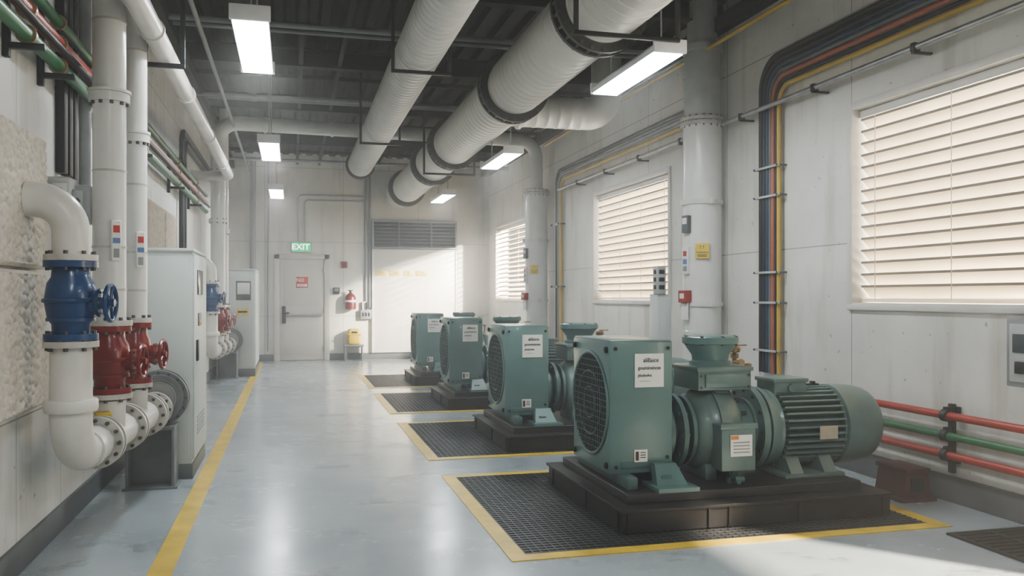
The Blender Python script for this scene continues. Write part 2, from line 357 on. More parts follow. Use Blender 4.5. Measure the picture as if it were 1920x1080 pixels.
# ------------------------------------------------------------------ pumps
AY, AZ = 5.05, .49
def make_pump():
    p = empty('pump_unit', (2.68,5.2,0), 'x', 'pump', 'teal pump units in a row')
    b = MB().box(1.80,3.56,4.50,5.92,.006,.13,.003,1)
    for x in (1.83,2.33,2.46,2.92,3.50): b.box(x,x+.02,4.490,4.505,.012,.125)
    for y in (4.55,5.1,5.8): b.box(1.790,1.805,y,y+.02,.012,.125)
    b.box(1.785,3.575,4.485,5.935,.124,.142,.002,1)
    bf = b.build('base_frame', M['plinth'], p)
    MB().box(1.88,3.44,4.62,5.84,.142,.198,.004,1).build('deck_plate', M['plinth2'], bf)
    for x in (1.92,2.14): MB().box(x,x+.07,4.72,5.62,.198,.272,.008).build('skid', M['teal_d'], p)
    b = MB().box(1.858,2.27,4.85,5.53,.27,1.07,.006,2)
    b.box(1.864,2.264,4.856,5.524,1.066,1.080,.004)
    fh = b.build('fan_housing', M['teal'], p)
    MB().box(1.93,2.20,4.844,4.852,.30,.34,.002).box(2.255,2.272,4.89,4.90,.33,1.02).build('seam_strip', M['teal_d'], fh)
    c = V(1.858,5.19,.67)
    MB().cyl(c+V(-.003,0,0), c+V(.01,0,0), .322, n=48).build('fan_recess', M['recess'], fh)
    g = MB(); rr = .319; st = .039
    for k in range(-8,9):
        o = k*st; hl = math.sqrt(max(0,rr*rr-o*o))
        if hl > .02:
            g.cyl(c+V(-.009,o,-hl), c+V(-.009,o,hl), .0032, n=6); g.cyl(c+V(-.006,-hl,o), c+V(-.006,hl,o), .0038, n=6)
    g.torus(c+V(-.008,0,0), X, .205, .005).torus(c+V(-.008,0,0), X, .10, .005)
    g.build('grille', M['wire'], fh)
    MB().torus(c+V(-.004,0,0), X, .324, .011, 48).build('grille_ring', M['teal'], fh)
    for y in (4.895,5.485):
        for z in (.315,1.022): MB().cyl((1.845,y,z),(1.862,y,z),.02,n=12).cyl((1.84,y,z),(1.846,y,z),.010,n=6).build('corner_bolt', M['dark'], fh)
    for x,z in ((1.9,.31),(2.23,.31),(2.235,.36),(1.895,1.03),(2.24,1.03)): MB().cyl((x,4.842,z),(x,4.852,z),.011,n=8).build('corner_bolt', M['dark'], fh)
    ft = MB().prism([(2.09,4.66,.198),(2.30,4.66,.198),(2.27,4.80,.33),(2.13,4.80,.33)], (0,.07,0)).prism([(2.07,4.60,.198),(2.33,4.60,.198),(2.33,4.60,.222),(2.07,4.60,.222)], (0,.25,0))
    ft.build('housing_foot', M['teal'], p)
    st_ = MB().plate((2.115,4.847,.895),.19,.205,.006).build('sticker', M['paper'], p)
    text('aliBaice', .038, (2.125,4.8425,.957), 0, M['ink'], st_, sx=.9, bold=.012)
    text('gouminsinces', .031, (2.115,4.8425,.910), 0, M['ink'], st_, sx=.9, bold=.012)
    text('pludsolns', .027, (2.085,4.8425,.865), 0, M['ink'], st_, sx=.9, bold=.01)
    MB().plate((2.085,4.843,.83),.07,.003,.0012).build('underline', M['greyp'], st_)
    s2 = MB().plate((2.06,4.847,.375),.085,.075,.006).build('small_label', M['paper'], p)
    MB().plate((2.035,4.843,.375),.02,.055,.002).build('printed_mark', M['dred'], s2)
    for z in (.395,.38,.365): MB().plate((2.073,4.843,z),.035,.005,.002).build('printed_line', M['ink'], s2)
    b = MB().lathe((2.27,AY,AZ), X, [(0,.20),(.025,.20),(.025,.15),(.07,.14),(.07,.235),(.10,.235),(.10,.16),(.14,.16),(.14,.22),(.165,.22),(.165,.17),(.2,.17)], 36)
    b.bolts((2.355,AY,AZ), X, .205, 10, .014, .06)
    b.build('coupling_guard', M['teal_d'], p)
    b = MB().lathe((2.44,AY,AZ), X, [(0,.16),(.01,.205),(.04,.24),(.09,.265),(.15,.275),(.21,.272),(.27,.255),(.31,.22),(.33,.185),(.36,.175),(.41,.175)], 44)
    b.lathe((2.57,AY,AZ), X, [(0,.27),(.0,.287),(.025,.287),(.025,.27)], 44)
    b.box(2.50,2.58,4.86,5.24,.198,.30,.01).box(2.66,2.74,4.86,5.24,.198,.30,.01)
    b.bolts((2.775,AY,AZ), X, .195, 10, .013, .05)
    b.build('pump_casing', M['teal_g'], p)
    MB().lathe((2.63,AY,.68), Z, [(0,.15),(.04,.13),(.08,.12),(.10,.12)], 28).build('discharge_neck', M['teal_g'], p)
    b = MB().box(2.455,2.825,4.87,5.23,.755,.905,.010,2).box(2.445,2.835,4.86,5.24,.875,.90,.004).box(2.50,2.78,4.855,4.875,.775,.86,.005)
    for x in (2.475,2.805):
        for z in (.775,.85): b.cyl((x,4.862,z),(x,4.872,z),.009,n=6,mi=1)
    b.build('junction_box', M['teal_g'], p)
    b = MB().lathe((2.63,AY,.90), Z, [(0,.135),(.03,.135),(.035,.115),(.07,.12),(.12,.155),(.14,.165),(.145,.18),(.185,.18),(.19,.172),(.195,.15)], 40)
    b.bolts((2.63,AY,1.065), Z, .168, 8, .012, .06)
    b.build('outlet_flange', M['teal'], p)
    cb = MB().box(2.515,2.745,4.68,4.82,.285,.565,.008,2).box(2.505,2.755,4.672,4.69,.54,.575,.004).build('control_box', M['teal_g'], p)
    sk = MB().plate((2.645,4.678,.44),.145,.13,.006).build('white_notice', M['paper'], p)
    MB().plate((2.60,4.674,.49),.05,.022,.003).build('orange_mark', M['orange'], sk)
    for z in (.46,.44,.42,.40): MB().plate((2.645,4.674,z),.11,.006,.002).build('printed_line', M['greyp'], sk)
    MB().tube(fillet([(2.62,4.76,.29),(2.62,4.76,.225),(2.62,4.66,.225)],.03),.016).cyl((2.60,4.68,.235),(2.66,4.68,.235),.02).cyl((2.62,4.76,.20),(2.62,4.76,.235),.03).build('drain_cock', M['teal_d'], p)
    b = MB().lathe((2.85,AY,AZ), X, [(0,.19),(.02,.19),(.02,.27),(.06,.275),(.06,.225),(.085,.225),(.085,.262),(.115,.262),(.115,.24),(.16,.24)], 44)
    b.bolts((2.89,AY,AZ), X, .245, 12, .014, .06)
    b.build('motor_flange', M['teal_g'], p)
    b = MB().lathe((3.0,AY,AZ), X, [(0,.235),(.03,.245),(.045,.195),(.47,.195),(.47,.24),(.50,.24)], 44)
    for k in range(36):
        t = 2*PI*(k+.5)/36
        rot = Matrix.Rotation(t,4,'X'); cc = rot @ V(0,0,.223)
        b.box(3.26-.213,3.26+.213,AY+cc.y-.006,AY+cc.y+.006,AZ+cc.z-.036,AZ+cc.z+.036,0,1,rot)
    mo = b.build('motor_body', M['teal_g'], p)
    MB().plate((3.33,AY-.262,AZ-.015),.13,.085,.012,0,.003).build('nameplate', M['tan'], mo)
    b = MB().box(3.03,3.27,4.94,5.16,.70,.80,.010,2).box(3.02,3.28,4.93,5.17,.785,.812,.006).cyl((3.15,4.92,.75),(3.15,4.95,.75),.025)
    b.build('terminal_box', M['teal_g'], mo)
    MB().lathe((3.485,AY,AZ), X, [(0,.25),(.004,.266),(.12,.264),(.19,.256),(.24,.244),(.275,.226),(.30,.20),(.312,.16),(.316,.08)], 48).build('fan_cover', M['teal_g'], p)
    b = MB().box(3.0,3.43,4.76,5.34,.198,.222,.005)
    for x in (3.06,3.30):
        b.prism([(x,4.79,.222),(x,5.31,.222),(x,5.22,.34),(x,4.88,.34)], (.09,0,0))
    b.build('motor_foot', M['teal_g'], p)
    b = MB().tube(fillet([(2.84,5.20,.60),(2.90,5.22,.68),(2.90,5.22,.97)],.04),.016)
    for z in (.76,.86,.945): b.cyl((2.90,5.22,z-.016),(2.90,5.22,z+.016),.027,n=6)
    b.cyl((2.90,5.22,.905),(2.90,5.14,.905),.016,n=12).cyl((2.90,5.145,.905),(2.90,5.125,.905),.026,n=6)
    b.lathe((2.90,5.22,.97), Z, [(0,.034),(.012,.04),(.03,.04),(.042,.03)], 16)
    b.box(2.895,2.99,5.212,5.228,1.012,1.022,.003)
    b.tube(fillet([(2.90,5.22,.76),(3.0,5.22,.76),(3.0,5.22,.87)],.03),.012)
    b.lathe((3.0,5.22,.86), Z, [(0,.014),(.005,.026),(.03,.026),(.035,.014)], 14)
    b.build('brass_valve', M['brass'], p)
    return p
P0 = make_pump()
PL = ['teal pump unit with round grille, largest and nearest in the row','second nearest teal pump unit in the row of four',
      'third teal pump unit from the front, last but one in the row','farthest and smallest teal pump unit, nearest the sunlit end wall']
for i, dy in enumerate((0,2.62,5.42,8.2)):
    o = P0 if i == 0 else copy_tree(P0)
    o.location.y = 5.2+dy; o['label'] = PL[i]
def make_grate():
    g = empty('floor_grate', (2.41,5.25,0), 'x', 'floor grate', 'yellow edged floor grates under the pumps')
    x0,x1,y0,y1 = 1.08,3.74,4.19,6.32; w = .095
    b = MB().box(x0,x1,y0,y0+w,.0005,.005).box(x0,x1,y1-w,y1,.0005,.005).box(x0,x0+w,y0+w,y1-w,.0005,.005).box(x1-w,x1,y0+w,y1-w,.0005,.005)
    b.build('yellow_border', M['fyellow'], g)
    MB().box(x0+w,x1-w,y0+w,y1-w,.0003,.0015).build('drain_tray', M['black'], g)
    b = MB(); x = x0+w
    while x < x1-w: b.box(x,x+.007,y0+w,y1-w,.001,.005); x += .045
    y = y0+w
    while y < y1-w: b.box(x0+w,x1-w,y,y+.012,.001,.006); y += .045
    b.build('grating', M['grate'], g)
    return g
G0 = make_grate()
GL = ['dark floor grate with yellow border under the nearest pump','dark yellow bordered floor grate under the second pump','dark yellow bordered floor grate under the third pump','farthest and smallest yellow bordered floor grate, under the last pump']
for i, dy in enumerate((0,2.75,5.6,8.4)):
    o = G0 if i == 0 else copy_tree(G0)
    o.location.y = 5.25+dy; o['label'] = GL[i]

# ------------------------------------------------------------------ left manifolds
def valve(x, y, z0, z1, m, label, r=.108, wheel=(1,-.12), grp=None):
    v = empty('gate_valve', (x,y,z0), label, 'valve', grp)
    H = z1-z0
    b = MB().lathe((x,y,z0), Z, [(.03,r*.8),(H*.2,r*.82),(H*.27,r*1.0),(H*.5,r*1.14),(H*.72,r*1.02),(H*.8,r*.84),(H-.03,r*.8)], 32)
    b.torus((x,y,z0+H*.5), Z, r*1.13, .012)
    b.lathe((x,y,z0+H*.24), Z, [(0,r*.8),(0,r*1.06),(.016,r*1.06),(.016,r*.8)], 28)
    b.build('valve_body', m, v)
    for z, s in ((z0,1),(z1-.03,1)):
        MB().lathe((x,y,z), Z, [(0,r*.6),(0,r*1.17),(.03,r*1.17),(.03,r*.6)], 32).bolts((x,y,z+.015), Z, r*1.0, 8, .011, .06).build('flange', m, v)
    d = V(wheel[0],wheel[1],0).normalized(); c = V(x,y,z0+H*.47)
    b = MB().lathe(c+d*r*.8, d, [(0,.06),(.045,.055),(.045,.07),(.06,.07),(.06,.03),(.1,.022)], 20)
    b.bolts(c+d*(r*.8+.052), d, .06, 6, .007, .03)
    b.build('bonnet', m, v)
    hc = c+d*(r*.8+.10)
    b = MB().torus(hc, d, .088, .011, 32, 8).cyl(hc-d*.02, hc+d*.02, .02, n=12)
    q = d.to_track_quat('Z','Y')
    for k in range(5):
        t = 2*PI*k/5; e = (q@X)*math.cos(t)+(q@Y)*math.sin(t)
        b.cyl(hc, hc+e*.088, .008, n=8)
    b.build('handwheel', m, v)
    return v
def ring_flange(b, c, ax, r, th, k=10):
    b.lathe(Vector(c)-Vector(ax).normalized()*th/2, ax, [(0,r*.5),(0,r),(th,r),(th,r*.5)], 32)
    b.bolts(c, ax, r*.86, k, .011, th+.035)
def cluster(dx, dy, far):
    B, R1, R2, EE = V(-1.05+dx,4.59+dy,0), V(-1.005+dx,5.26+dy,0), V(-.965+dx,5.86+dy,0), V(-.93+dx,6.36+dy,0)
    hz = .56; PF = M['pflange']
    mfd = empty('pipe_manifold', (B.x,(B.y+EE.y)/2,0), ('small distant white header pipe with flanges by the far control cabinet' if far else 'white header pipe with elbow and bolted flanges below the large blue valve'), 'pipe')
    MB().tube(fillet([B+Z*1.135,B+Z*hz,EE+Z*hz],.19,10), .096, 24).build('header_pipe', M['white2'], mfd)
    d = (EE-B).normalized()
    MB().lathe(B+Z*.785, Z, [(0,.09),(0,.118),(.012,.122),(.05,.122),(.06,.116),(.06,.09)], 32).build('collar', M['white2'], mfd)
    MB().lathe(B+d*.2+Z*hz-d*.01, d, [(0,.09),(0,.106),(.05,.106),(.05,.09)], 32).build('collar', M['white2'], mfd)
    b = MB(); ring_flange(b, B+Z*1.115, Z, .125, .03, 8); b.build('flange', PF, mfd)
    for s in (.42,.48,.95,1.01,1.5,1.56):
        b = MB(); ring_flange(b, B+d*s+Z*hz, d, .14, .03, 12); b.build('flange', PF, mfd)
    for rp, rr in ((R1,.085),(R2,.07)):
        MB().lathe(rp+Z*hz, Z, [(0,rr),(.17,rr),(.20,rr*1.05)], 24).build('branch_stub', M['white2'], mfd)
        b = MB(); ring_flange(b, rp+Z*.785, Z, rr*1.42, .028, 8); b.build('flange', PF, mfd)
    if not far:
        MB().plate((R1.x-.005,R1.y-.14,.66+.035),.08,.03,.1,.3,.006).build('yellow_tab', M['yellow'], mfd)
    valve(B.x,B.y,1.135,1.52,M['blue'], 'small blue valve beside the far control cabinet' if far else 'large blue valve with handwheel beside the textured foam panel', .105)
    valve(R1.x,R1.y,.80,1.18,M['red'], 'first small distant red valve behind the near white cabinet' if far else 'red valve with handwheel, nearer of the two large red ones', .10)
    valve(R2.x,R2.y,.80,1.18,M['red'], 'second small distant red valve, next to the far cabinet' if far else 'red valve against the white cabinet, farther of the two large red ones', .083)
    e = empty('elbow_pipe', (B.x,B.y,1.52), 'white elbow pipe above the small far blue valve' if far else 'thick white elbow pipe curving from the foam panel into blue valve', 'pipe')
    xe = XL+.005 if far else XL+.055
    MB().tube(fillet([B+Z*1.54,B+Z*1.82,V(xe,B.y,1.82)],.16 if not far else .14,10), .086, 24).build('pipe_bend', M['white2'], e)
    b = MB(); ring_flange(b, B+Z*1.537, Z, .122, .03, 8); b.build('flange', PF, e)
    for rp, rr, nm in ((R1,.088,0),(R2,.068,1)):
        if far and nm == 0: continue
        lab = ('slim distant white riser pipe beside the far control cabinet' if far else ('thick white riser pipe standing on the nearer red valve','thinner white riser pipe standing on the second red valve')[nm])
        r_ = empty('riser_pipe', (rp.x,rp.y,1.18), lab, 'pipe')
        MB().cyl(rp+Z*1.19, rp+Z*(ZC-.004), rr, n=28).build('pipe', M['white'], r_)
        b = MB(); ring_flange(b, rp+Z*1.197, Z, rr*1.38, .03, 8); b.build('flange', PF, r_)
        for z in ((2.47,) if nm == 0 else (2.35,)):
            b = MB(); ring_flange(b, rp+Z*z, Z, rr*1.22, .05, 10); ring_flange(b, rp+Z*(z+.035), Z, rr*1.3, .016, 0); b.build('collar', M['white'], r_)
        for z in (1.38,1.62,2.05,2.9,3.3):
            MB().lathe(rp+Z*z, Z, [(0,rr),(0,rr*1.035),(.012,rr*1.035),(.012,rr)], 28).build('joint', PF, r_)
        if not far:
            th = math.atan2(rp.x, rp.y)*-1 + .35
            c = V(rp.x,rp.y,0)+V(math.sin(th),-math.cos(th),0)*(rr+.008)
            zz = 1.66 if nm == 0 else 1.64
            t = MB().plate((c.x,c.y,zz),.055,.23,.016,th,.005).build('tag_plate', M['paper'], None, (c.x,c.y,zz-.12))
            tag(t, ('white tag with red and blue marks on the thick riser','white tag with red mark on the thinner riser')[nm], 'tag')
            n_ = V(math.sin(th),-math.cos(th),0)*.009; q = c+n_
            MB().plate((q.x,q.y,zz+.065),.035,.04,.003,th).build('red_mark', M['redink'], t)
            MB().plate((q.x,q.y,zz-.0),.04,.03,.003,th).build('blue_mark', M['blueink'], t)
            MB().plate((q.x,q.y,zz-.07),.03,.05,.003,th).build('grey_mark', M['greyp'], t)
    hx, hy = EE.x, EE.y+.14
    bw = empty('blower', (hx,hy,0), 'small grey round blower on stand by the far cabinet' if far else 'grey round blower housing on a steel stand before the white cabinet', 'blower')
    b = MB().box(hx-.19,hx+.13,hy-.12,hy+.10,.41,.44,.004).box(hx-.19,hx-.17,hy-.12,hy+.10,0,.41,.003).box(hx+.11,hx+.13,hy-.12,hy+.10,0,.41,.003).box(hx-.17,hx+.11,hy+.02,hy+.04,.02,.41)
    b.box(hx-.21,hx+.15,hy-.13,hy+.11,0,.018,.003)
    b.build('stand', M['greym'], bw)
    cx, cz = hx+.02, .63
    b = MB().lathe((cx,hy-.08,cz), Y, [(0,.135),(0,.165),(.012,.168),(.012,.195),(.05,.195),(.05,.18),(.11,.18),(.11,.195),(.14,.195),(.16,.17),(.16,.10),(.03,.10),(.03,.135)], 40, False)
    b.bolts((cx,hy-.07,cz), Y, .181, 16, .009, .03)
    b.build('housing', M['greym'], bw)
    MB().lathe((cx,hy-.052,cz), Y, [(0,.136),(.01,.136)], 32).torus((cx,hy-.055,cz), Y, .11, .008).build('inner_disc', M['zinc'], bw)
    b = MB(); ring_flange(b, (hx,hy-.125,.56), Y, .12, .05, 10); b.build('inlet_flange', PF, bw)
    return R1
cluster(0,0,False)
RF = cluster(-.07,8.2,True)

CX, CY2 = 3.975, 13.8
cr = empty('crossover_pipe', (1.4,13.6,3.95), 'white pipe crossing under the ceiling behind the ducts, elbows at both ends', 'pipe')
MB().tube(fillet([V(RF.x,RF.y,1.19),V(RF.x,RF.y,3.95),V(CX,CY2,3.95),V(CX,CY2,3.13)],.28,10), .108, 24).build('pipe', M['white'], cr)
for z in (1.2,2.47,3.2):
    b = MB(); ring_flange(b, (RF.x,RF.y,z), Z, .135, .04, 8); b.build('collar', M['white'], cr)
for xx in (-.4,.6,1.5,2.7):
    t = (xx-RF.x)/(CX-RF.x); b = MB(); ring_flange(b, (xx,RF.y+(CY2-RF.y)*t,3.95), X, .124, .04, 0); b.build('collar', M['white'], cr)
PX, PZ = -.815, 2.95
lp = empty('ceiling_pipe', (PX,6,PZ), 'long slim white pipe running under the ceiling above the left wall', 'pipe')
MB().tube(fillet([(PX,1,PZ),(PX,12.0,PZ),(XL,12.0,PZ)],.16),.064,24).build('pipe', M['white2'], lp)
for y in (4.3,5.5,7.2,9.0,10.8):
    b = MB(); ring_flange(b, (PX,y,PZ), Y, .074, .03, 0); b.build('collar', M['white2'], lp)

# ------------------------------------------------------------------ ducts
def duct(name, p0, p1, r, m, label, pitch=.16, rib=.03):
    p0, p1 = Vector(p0), Vector(p1); d = (p1-p0); Ln = d.length; d.normalize()
    o = empty(name, p0, label, 'duct')
    prof = [(0,r)]; h = 0
    while h+pitch < Ln:
        prof += [(h+pitch*.74,r),(h+pitch*.80,r*(1+rib)),(h+pitch*.94,r*(1+rib)),(h+pitch,r)]; h += pitch
    prof.append((Ln,r))
    MB().lathe(p0, d, prof, 56).build('duct_tube', m, o)
    return o
ZD = 3.53
d1 = duct('round_duct', (2.24,2.2,ZD), (2.24,YE-.002,ZD), .292, M['duct'], 'thickest white round duct with dark flanges running down the room', .14, .024)
for y in (3.4,6.05,8.65,12.1,13.9,17.2):
    b = MB().lathe((2.24,y-.08,ZD), Y, [(0,.28),(0,.37),(.04,.37),(.04,.335),(.12,.335),(.12,.37),(.16,.37),(.16,.28)], 44).bolts((2.24,y,ZD), Y, .352, 24, .014, .20)
    b.build('flange', M['flange'], d1)
d2 = duct('round_duct', (1.12,2.2,3.58), (1.12,14.7,3.58), .20, M['duct2'], 'narrower round ribbed duct left of the thickest duct', .11, .045)
b = MB(); ring_flange(b, (1.12,14.68,3.58), Y, .25, .05, 12); b.build('flange', M['flange'], d2)
d3 = duct('round_duct', (2.545,9.85,3.56), (3.46,9.85,3.56), .185, M['duct'], 'short branch duct leaving the thickest duct and bending up near right wall', .14, .024)
b = MB(); ring_flange(b, (2.62,9.85,3.56), X, .215, .04, 0); b.build('branch_collar', M['duct'], d3)
MB().tube(fillet([(3.45,9.85,3.56),(3.73,9.85,3.56),(3.73,9.85,ZC-.002)],.26,12), .185, 40).build('duct_elbow', M['duct'], d3)
def hanger(x, y, z, w, label):
    h = empty('duct_hanger', (x,y,z), label, 'hanger'); t = .03
    MB().box(x-w-t,x+w+t,y-t/2,y+t/2,z-t,z,.004).build('cross_bar', M['dark'], h)
    for s in (-1,1): MB().box(x+s*(w+t/2)-t/2,x+s*(w+t/2)+t/2,y-t/2,y+t/2,z,ZC,.003).build('side_rod', M['dark'], h)
hanger(1.12,7.6,3.365,.24,'nearest dark square hanger frame round the narrower duct')
hanger(1.12,11.3,3.365,.24,'second dark hanger frame, farther along the narrower duct')
hanger(2.24,5.5,3.155,.36,'dark hanger frame below the near flange of the thickest duct')
hanger(PX,6.0,PZ-.07,.10,'dark hanger frame round the slim white pipe above the risers')
hanger(2.24,12.4,3.155,.36,'dark hanger frame below the far part of the thickest duct')

# ------------------------------------------------------------------ lamps
LL = [['hanging strip lamp over the aisle, largest and nearest on the left row','second hanging strip lamp of the left row, seen below the dark beams','smallest and farthest hanging strip lamp of the left row, near the door','hanging strip lamp of the left row, beyond the near picture edge'],
      ['large angled strip lamp hanging right of the thickest duct','middle strip lamp of the right row, below the branch duct','farthest small strip lamp of the right row, above the sunlit end wall','hanging strip lamp of the right row, beyond the near picture edge']]
for c,x in enumerate((-.26,2.62)):
    for i, y in enumerate((5.64,10.1,14.5,1.0)):  # last position in each row: unseen lamp added as fill
        z = 3.10; L_ = 1.32; w = .115
        o = empty('strip_lamp', (x,y+L_/2,z), LL[c][i], 'lamp')
        b = MB().prism([(x-w,y,z),(x+w,y,z),(x+w,y,z+.04),(x+w*.6,y,z+.085),(x-w*.6,y,z+.085),(x-w,y,z+.04)], (0,L_,0))
        b.box(x-w-.012,x+w+.012,y-.02,y+.012,z-.008,z+.09,.006).box(x-w-.012,x+w+.012,y+L_-.012,y+L_+.02,z-.008,z+.09,.006)
        b.build('lamp_housing', M['lampb'], o)
        MB().box(x-w+.006,x+w-.006,y+.014,y+L_-.014,z-.012,z-.0005,.004).build('diffuser', M['lamp'], o)
        for yy in (y+.15,y+L_-.15): MB().cyl((x,yy,z+.085),(x,yy,ZC),.007,n=8).build('hanging_rod', M['greyp'], o)
        la = bpy.data.lights.new('strip_light','AREA'); la.shape = 'RECTANGLE'; la.size = .2; la.size_y = L_-.05; la.energy = (38,38,40,30)[i]; la.color = (.93,.975,1)
        lo = bpy.data.objects.new('strip_light', la); COL.objects.link(lo); lo.location = (x,y+L_/2,z-.018)

cl = ['grey conduit crossing the ceiling above the nearest left lamp','second grey conduit crossing the ceiling, just behind the first','grey conduit crossing the ceiling at mid room','second mid room ceiling conduit, slightly behind its twin','farthest grey conduit crossing the ceiling','grey conduit running lengthwise beside the slim white pipe','grey conduit running lengthwise above the right lamps']
for i,(a,b_) in enumerate((((XL,8.7,4.02),(XR,8.7,4.02)),((XL,9.0,4.05),(XR,9.0,4.05)),((XL,11.7,3.97),(XR,11.7,3.97)),((XL,12.0,4.0),(XR,12.0,4.0)),((XL,16.6,3.9),(XR,16.6,3.9)),((-.85,1,3.9),(-.85,YE,3.9)),((3.2,1,3.95),(3.2,YE,3.95)))):
    tag(MB().cyl(a,b_,.022 if i%2 else .03,n=10).build('ceiling_conduit', M['greyp'], None, a), cl[i], 'conduit')
tag(MB().cyl((3.95,2,3.78),(3.95,13.2,3.78),.02,n=10).build('yellow_conduit', M['yelc'], None, (3.95,2,3.78)), 'thin yellow pipe high along the right wall under the ceiling', 'pipe')

# ------------------------------------------------------------------ right wall: columns, cables, conduits
def column(cy, far):
    c = empty('column_pipe', (CX,cy,0), 'distant wide white column pipe between the middle and farthest windows' if far else 'wide white column pipe standing between the two nearer windows', 'pipe')
    top = 3.06
    MB().lathe((CX,cy,0), Z, [(0,.19),(1.0,.19),(1.0,.192),(1.005,.188),(1.7,.19),(2.6,.19),(top,.19)], 40).build('lower_pipe', M['white'], c)
    b = MB(); ring_flange(b, (CX,cy,.03), Z, .212, .06, 12); b.build('foot_flange', M['pflange'], c)
    for z in (.62,1.27,2.28):
        b = MB(); ring_flange(b, (CX,cy,z), Z, .205, .045, 0); b.box(CX-.02,CX+.02,cy-.235,cy-.19,z-.03,z+.03,.004).box(CX-.235,CX-.19,cy-.02,cy+.02,z-.03,z+.03,.004); b.build('clamp_band', M['white2'], c)
    b = MB(); ring_flange(b, (CX,cy,top), Z, .215, .035, 16); ring_flange(b, (CX,cy,top+.045), Z, .215, .035, 16); b.build('flange', M['pflange'], c)
    if not far:
        MB().lathe((CX,cy,top), Z, [(0,.178),(.45,.178),(.45,.186),(.47,.186),(.47,.178),(.72,.178),(.72,.21),(.78,.21),(.78,.15),(1.235,.15)], 36).build('upper_pipe', M['zinc'], c)
    def on(th, zz, w, h, t, m, name, label, cat):
        n = V(math.sin(th),-math.cos(th),0); p = V(CX,cy,0)+n*(.19+t*.5-.004)
        o = MB().plate((p.x,p.y,zz),w,h,t,th,.003).build(name, m, None, (p.x,p.y,zz-h/2))
        tag(o, label, cat); return o, p+n*(t*.5+.0015), th
    k = ' on the far column pipe' if far else ' on the near column pipe'
    o, q, th = on(-.47,1.79,.135,.15,.03,M['warn'],'warning_sign','yellow warning sign'+k,'sign')
    text('! !', .05, (q.x,q.y,1.825), th, M['ink'], o); text('WARNING', .02, (q.x,q.y,1.775), th, M['ink'], o, sx=1.2)
    for z in (1.752,1.738): MB().plate((q.x,q.y,z),.09,.006,.002,th).build('printed_line', M['ink'], o)
    o, q, th = on(-1.28,2.06,.085,.17,.05,M['greyd'],'sensor_box','grey sensor box'+k,'sensor')
    MB().plate((q.x,q.y,2.09),.06,.06,.004,th).build('display', M['paper'], o)
    o, q, th = on(-1.36,1.70,.09,.27,.03,M['paper'],'tag_plate','white tag with red and blue marks'+k,'tag')
    MB().plate((q.x,q.y,1.77),.05,.05,.003,th).build('red_mark', M['redink'], o); MB().plate((q.x,q.y,1.69),.06,.05,.003,th).build('blue_mark', M['blueink'], o); MB().plate((q.x,q.y,1.62),.06,.05,.003,th).build('grey_mark', M['greyp'], o)
    o, q, th = on(-1.3,1.345,.11,.12,.08,M['redp'],'call_point','red call point box'+k,'alarm')
    MB().plate((q.x,q.y,1.35),.06,.05,.004,th).build('break_glass', M['paper'], o)
    nn = V(math.sin(th),-math.cos(th),0)*.04
    MB().plate((q.x-nn.x,q.y-nn.y,1.20),.10,.17,.012,th,.002).build('hanging_card', M['paper'], o)
column(7.8, False); column(CY2, True)
cp = empty('control_pillar', (3.73,8.28,0), 'slim pale grey control pillar left of the near column pipe', 'control panel')
MB().box(3.66,3.82,8.18,8.38,0,1.37,.008).build('post', M['whitebox'], cp)
hb = MB().box(3.645,3.745,8.15,8.26,1.37,1.66,.008).build('switch_box', M['zinc'], cp)
for z in (1.60,1.52,1.44):
    MB().box(3.665,3.725,8.144,8.154,z-.022,z+.022,.003).build('switch', M['dark'], hb)
    MB().box(3.639,3.649,8.18,8.24,z-.022,z+.022,.003).build('switch', M['dark'], hb)
MB().box(3.68,3.80,8.172,8.182,.2,1.30,.003).build('cover_plate', M['whitebox'], cp)
def cable(y0, ztop, x, r, m, label, z0=.35, yend=1.0, rad=.2):
    p = fillet([(x,y0,z0),(x,y0,ztop),(x,yend,ztop)], rad, 10)
    tag(MB().tube(p, r, 10).build('cable', m, None, (x,y0,z0)), label, 'cable')
CS = [(6.98,3.45,'black','black outermost cable of the near bundle on right wall',.024),(6.925,3.395,'dark','charcoal second cable of the near bundle on right wall',.022),(6.875,3.345,'steelblue','dark blue cable in the near wall bundle',.019),
      (6.83,3.30,'greyblue','grey cable in the middle of the near wall bundle',.016),(6.782,3.252,'redc','orange red cable in the near wall bundle',.021),(6.735,3.205,'dark','thin charcoal inner cable in the near wall bundle',.015),(6.69,3.16,'yelc','yellow innermost cable of the near wall bundle',.02)]
for i,(y0,zt,mm,lb,r_) in enumerate(CS): cable(y0, zt+.03, 4.15, r_, M[mm], lb, .66, rad=.28-.02*i)
CS2 = [(13.2,3.36,'dark','dark outer cable rising left of the middle window'),(13.1,3.28,'greyp','grey middle cable rising left of the middle window'),(13.0,3.2,'yelc','yellow inner cable rising left of the middle window')]
for i,(y0,zt,mm,lb) in enumerate(CS2): cable(y0, zt, 4.15, .026, M[mm], lb, .35, 8.2, .2)
zs = (2.50,2.24,1.56,1.29,.86)
zl = ['topmost steel clamp across the near cable bundle','second steel clamp from the top across the near cable bundle','middle steel clamp across the near cable bundle','steel clamp just below the middle one on near cable bundle','lowest steel clamp across the near cable bundle']
for z,lb in zip(zs,zl):
    o = empty('cable_clamp', (4.12,6.83,z), lb, 'clamp', 'clamps on the near cable bundle')
    MB().box(4.105,4.125,6.635,7.035,z-.010,z+.010,.003).build('strap', M['zinc'], o)
    for y in (6.648,7.022): MB().cyl((4.092,y,z),(XR,y,z),.009,n=8).build('clamp_bolt', M['greyd'], o)
